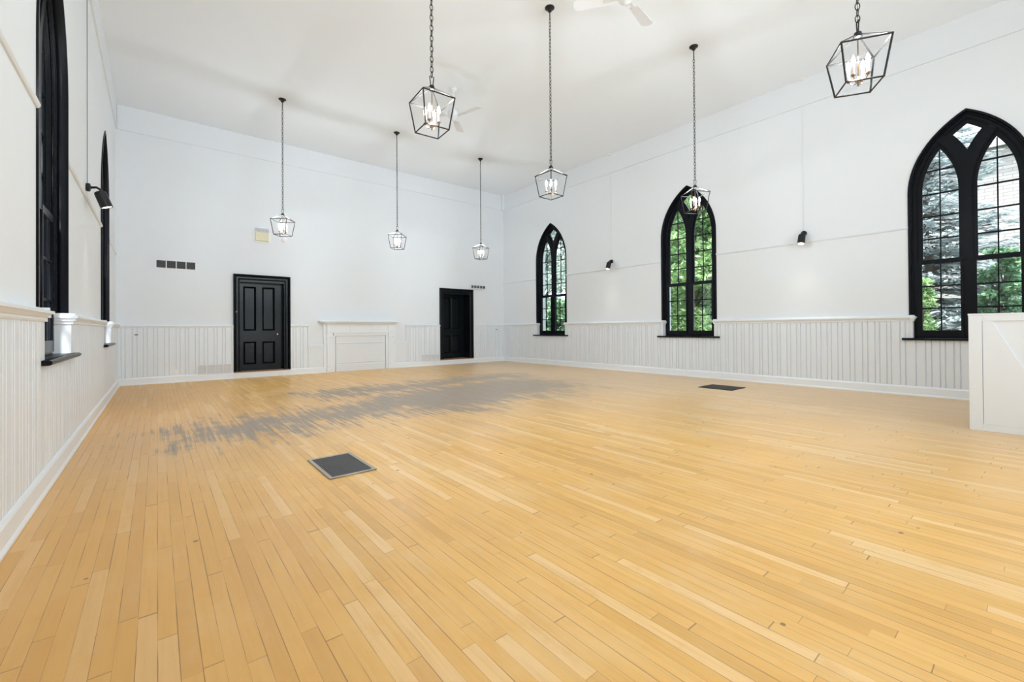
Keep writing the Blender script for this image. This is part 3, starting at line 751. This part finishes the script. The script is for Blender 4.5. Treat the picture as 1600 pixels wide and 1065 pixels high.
# ------------------------------------------------------------------ spotlights on conduits
def spot(label, wx, y, z, side, cr=.005, cm='plastic'):
    """side -1: on the right wall, pointing into the room (-x); +1 on the left wall"""
    t = thing('wall_spotlight', label, 'spotlight', (wx, y, z), 0, 'black spotlights on the long walls')
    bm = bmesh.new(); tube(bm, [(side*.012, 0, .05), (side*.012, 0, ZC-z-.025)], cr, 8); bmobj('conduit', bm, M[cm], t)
    bm = bmesh.new(); lathe(bm, [(.055, ZC-z), (.055, ZC-z-.02), (.02, ZC-z-.032)], 20, (side*.055, 0, 0)); bmobj('ceiling_box', bm, M['plastic'], t)
    bm = bmesh.new(); lathe(bm, [(.042, 0), (.048, .01), (.048, .035), (.02, .045)], 20)
    bmesh.ops.rotate(bm, verts=bm.verts, cent=(0, 0, 0), matrix=Matrix.Rotation(side*PI/2, 3, 'Y')); bmobj('mount', bm, M['iron_blk'], t)
    bm = bmesh.new(); tube(bm, [(side*.04, 0, 0), (side*.09, 0, .012), (side*.125, 0, -.01), (side*.14, 0, -.06)], .014, 8); bmobj('arm', bm, M['iron_blk'], t, smooth=True)
    mat = Matrix.Translation((side*.115, 0, -.03)) @ Matrix.Rotation(-side*math.radians(20), 4, 'Y')
    bm = bmesh.new(); lathe(bm, [(.030, 0), (.054, -.012), (.058, -.03), (.060, -.195), (.055, -.197), (.052, -.180)], 24); bmesh.ops.transform(bm, matrix=mat, verts=bm.verts); bmobj('lamp_head', bm, M['iron_blk'], t)
    bm = bmesh.new(); lathe(bm, [(.050, -.186), (.050, -.189)], 20); bmesh.ops.transform(bm, matrix=mat, verts=bm.verts); bmobj('lens', bm, M['spotglow'], t)
    l = bpy.data.lights.new('spot_light', 'SPOT'); l.energy = 22; l.color = (1, .9, .78); l.spot_size = 1.6; l.spot_blend = .9; l.shadow_soft_size = .03
    o = bpy.data.objects.new('spot_light', l); C.objects.link(o); o.matrix_world = Matrix.Translation((wx, y, z)) @ mat @ Matrix.Translation((0, 0, -.205))
spot('black spotlight on the right wall between the two farthest windows', XR, 7.19, 2.855, -1)
spot('black spotlight on the right wall between the nearest and middle windows', XR, 2.79, 2.825, -1)
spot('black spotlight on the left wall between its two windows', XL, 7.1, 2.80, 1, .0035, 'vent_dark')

# ------------------------------------------------------------------ outdoors
bm = bmesh.new(); box(bm, XR+.38, 45, -30, 45, -.5, -.35); st(bmobj('ground', bm, M['grass']))
t = thing('stone_building', 'grey coursed stone building beyond the nearest right window', 'building', (21.5, -4, -.35))
bm = bmesh.new(); box(bm, 0, 6, -11, 6.6, 0, 7.35); bmobj('wall', bm, M['stone'], t)
bm = bmesh.new()
for y0 in (-.2, 1.2):
    pass
r_ = bmesh.new(); vs = [r_.verts.new(p) for p in ((-.3, -11.3, 7.3), (6.3, -11.3, 7.3), (6.3, 6.9, 7.3), (-.3, 6.9, 7.3), (3, -11.3, 7.6), (3, 6.9, 7.6))]
for f in ((0, 1, 2, 3), (0, 3, 5, 4), (1, 4, 5, 2), (0, 4, 1), (3, 2, 5)): r_.faces.new([vs[i] for i in f])
bmobj('roof', r_, M['vent_dark'], t); bm.free()

def leaf_cloud(clumps, n, size, r, stretch=1.0):
    V = []; Fc = []
    for i in range(n):
        c, rad = r.choice(clumps)
        while True:
            d = Vector((r.gauss(0, 1), r.gauss(0, 1), r.gauss(0, 1)))
            if d.length > .01: break
        d.normalize(); p = Vector(c) + Vector((d.x*rad[0], d.y*rad[1], d.z*rad[2]))*r.uniform(.55, 1.03)
        a = Vector((r.gauss(0, 1), r.gauss(0, 1), r.gauss(0, .6))).normalized(); b_ = a.cross(Vector((r.gauss(0, 1), r.gauss(0, 1), r.gauss(0, 1)))).normalized()
        s = size*r.uniform(.6, 1.4); k = len(V)
        V += [p-a*s, p-b_*s*.42*stretch+a*s*.1, p+a*s, p+b_*s*.42*stretch+a*s*.1]; Fc.append((k, k+1, k+2, k+3))
    return V, Fc
def tree(name, label, loc, h, rad, mat, n, size, seed, z0=.3, group=None, cat='tree'):
    r = random.Random(seed); t = thing(name, label, cat, loc, 0, group)
    bm = bmesh.new(); tr = .016*h
    tube(bm, [(0, 0, 0), (.05, .02, h*.3), (-.06, .05, h*.6), (0, 0, h*.85)], [tr, tr*.8, tr*.5, tr*.15], 10)
    bmobj('trunk', bm, M['bark'], t, smooth=True)
    bm = bmesh.new(); clumps = []
    for i in range(46):
        z = z0+(h-z0)*(i+.5)/46; q = r.uniform(0, 2*PI); f = math.sin(PI*min(1, .22+.75*(z/h)))**.6
        rr = rad*f*r.uniform(.35, .95); c = (rr*math.cos(q), rr*math.sin(q), z)
        s = rad*r.uniform(.26, .42); clumps.append((c, (s, s, s*.75)))
        tube(bm, [(0, 0, max(.2, z-.25*h)), (c[0]*.5, c[1]*.5, z-.08*h), c], [tr*.3, tr*.2, tr*.06], 5)
    bmobj('branches', bm, M['bark'], t, smooth=True)
    V, Fc = leaf_cloud(clumps, n, size, r)
    me = bpy.data.meshes.new('foliage'); me.from_pydata(V, [], Fc); link('foliage', me, mat, t)
    return t
def spruce(label, loc, h, rad, n, seed, group=None):
    r = random.Random(seed); t = thing('spruce_tree', label, 'tree', loc, 0, group)
    bm = bmesh.new(); tube(bm, [(0, 0, 0), (0, 0, h*.5), (0, 0, h*.97)], [.10, .07, .02], 10); bmobj('trunk', bm, M['bark'], t, smooth=True)
    V = []; Fc = []; bm = bmesh.new(); z = .3
    while z < h-.15:
        R = rad*(1-z/h)**.85+.12; nb = max(5, int(11*(R/rad)+4))
        for i in range(nb):
            q = r.uniform(0, 2*PI); zz = z+r.uniform(-.15, .15); RR = R*r.uniform(.75, 1.1)
            pts = []
            for s in range(6):
                f = s/5; pts.append(Vector((RR*f*math.cos(q), RR*f*math.sin(q), zz-.32*RR*f*.6+.22*RR*f*f*.9)))
            tube(bm, pts, [.025, .02, .016, .012, .008, .004], 5)
            m = int(n*RR/10)
            for k in range(m):
                f = r.uniform(.12, 1)**.8; j = min(4, int(f*5)); p = pts[j].lerp(pts[j+1], f*5-j)
                wv = (1-abs(f-.55))*.28*RR; side = Vector((-math.sin(q), math.cos(q), 0)); o = r.uniform(-1, 1)
                p = p+side*o*wv*.8+Vector((0, 0, -abs(o)*wv*.15+r.uniform(-.05, .05)))
                a = (Vector((math.cos(q), math.sin(q), -.1))*.7+side*o*.9+Vector((0, 0, r.uniform(-.3, .25)))).normalized()
                b_ = a.cross(Vector((0, 0, 1))+Vector((r.gauss(0, .5), r.gauss(0, .5), 0))).normalized(); s = r.uniform(.06, .12); kk = len(V)
                V += [p-a*s, p-b_*s*.3, p+a*s, p+b_*s*.3]; Fc.append((kk, kk+1, kk+2, kk+3))
        z += .24
    bmobj('branches', bm, M['bark'], t, smooth=True)
    me = bpy.data.meshes.new('foliage'); me.from_pydata(V, [], Fc); link('foliage', me, M['needle'], t)
    return t
G = -.35
spruce('blue-grey spruce filling the left light of the nearest right window', (14.6, 1.75, G), 10.0, 1.9, 800, 3)
spruce('blue-grey spruce seen low through the right light of the nearest right window', (17.2, -.8, G), 4.6, 1.3, 500, 5)
tree('leafy_shrub', 'green shrub seen low through the nearest right window', (11.5, .42, G), 2.75, .48, M['leaf_green'], 5000, .055, 11, cat='shrub')
tree('leafy_shrub', 'bright green shrub beneath the spruce at the nearest right window', (11.4, 1.5, G), 2.3, .42, M['leaf_bright'], 4000, .055, 12, cat='shrub')
tree('leafy_tree', 'bright green leafy tree right outside the middle right window', (13.0, 6.9, G), 5.6, 1.9, M['leaf_bright'], 22000, .085, 21)
tree('leafy_tree', 'soft green leafy tree rising behind the bright one at the middle window', (18.6, 10.4, G), 8.8, 3.0, M['leaf_green'], 24000, .11, 22)
tree('leafy_tree', 'pale grey-green tree filling the top of the farthest right window', (14.9, 16.2, G), 8.2, 2.5, M['leaf_pale'], 24000, .10, 23)
tree('leafy_shrub', 'green shrub seen low through the farthest right window', (11.8, 11.6, G), 2.4, .8, M['leaf_green'], 12000, .07, 24, cat='shrub')
tree('leafy_tree', 'large dark green tree at the back of the garden, behind the leafy trees', (28.5, 14.5, G), 11, 4.2, M['leaf_green'], 22000, .17, 25)
tree('leafy_tree', 'large pale tree at the back of the garden, seen through the farthest window', (20.5, 25.0, G), 10, 3.4, M['leaf_pale'], 18000, .17, 26)
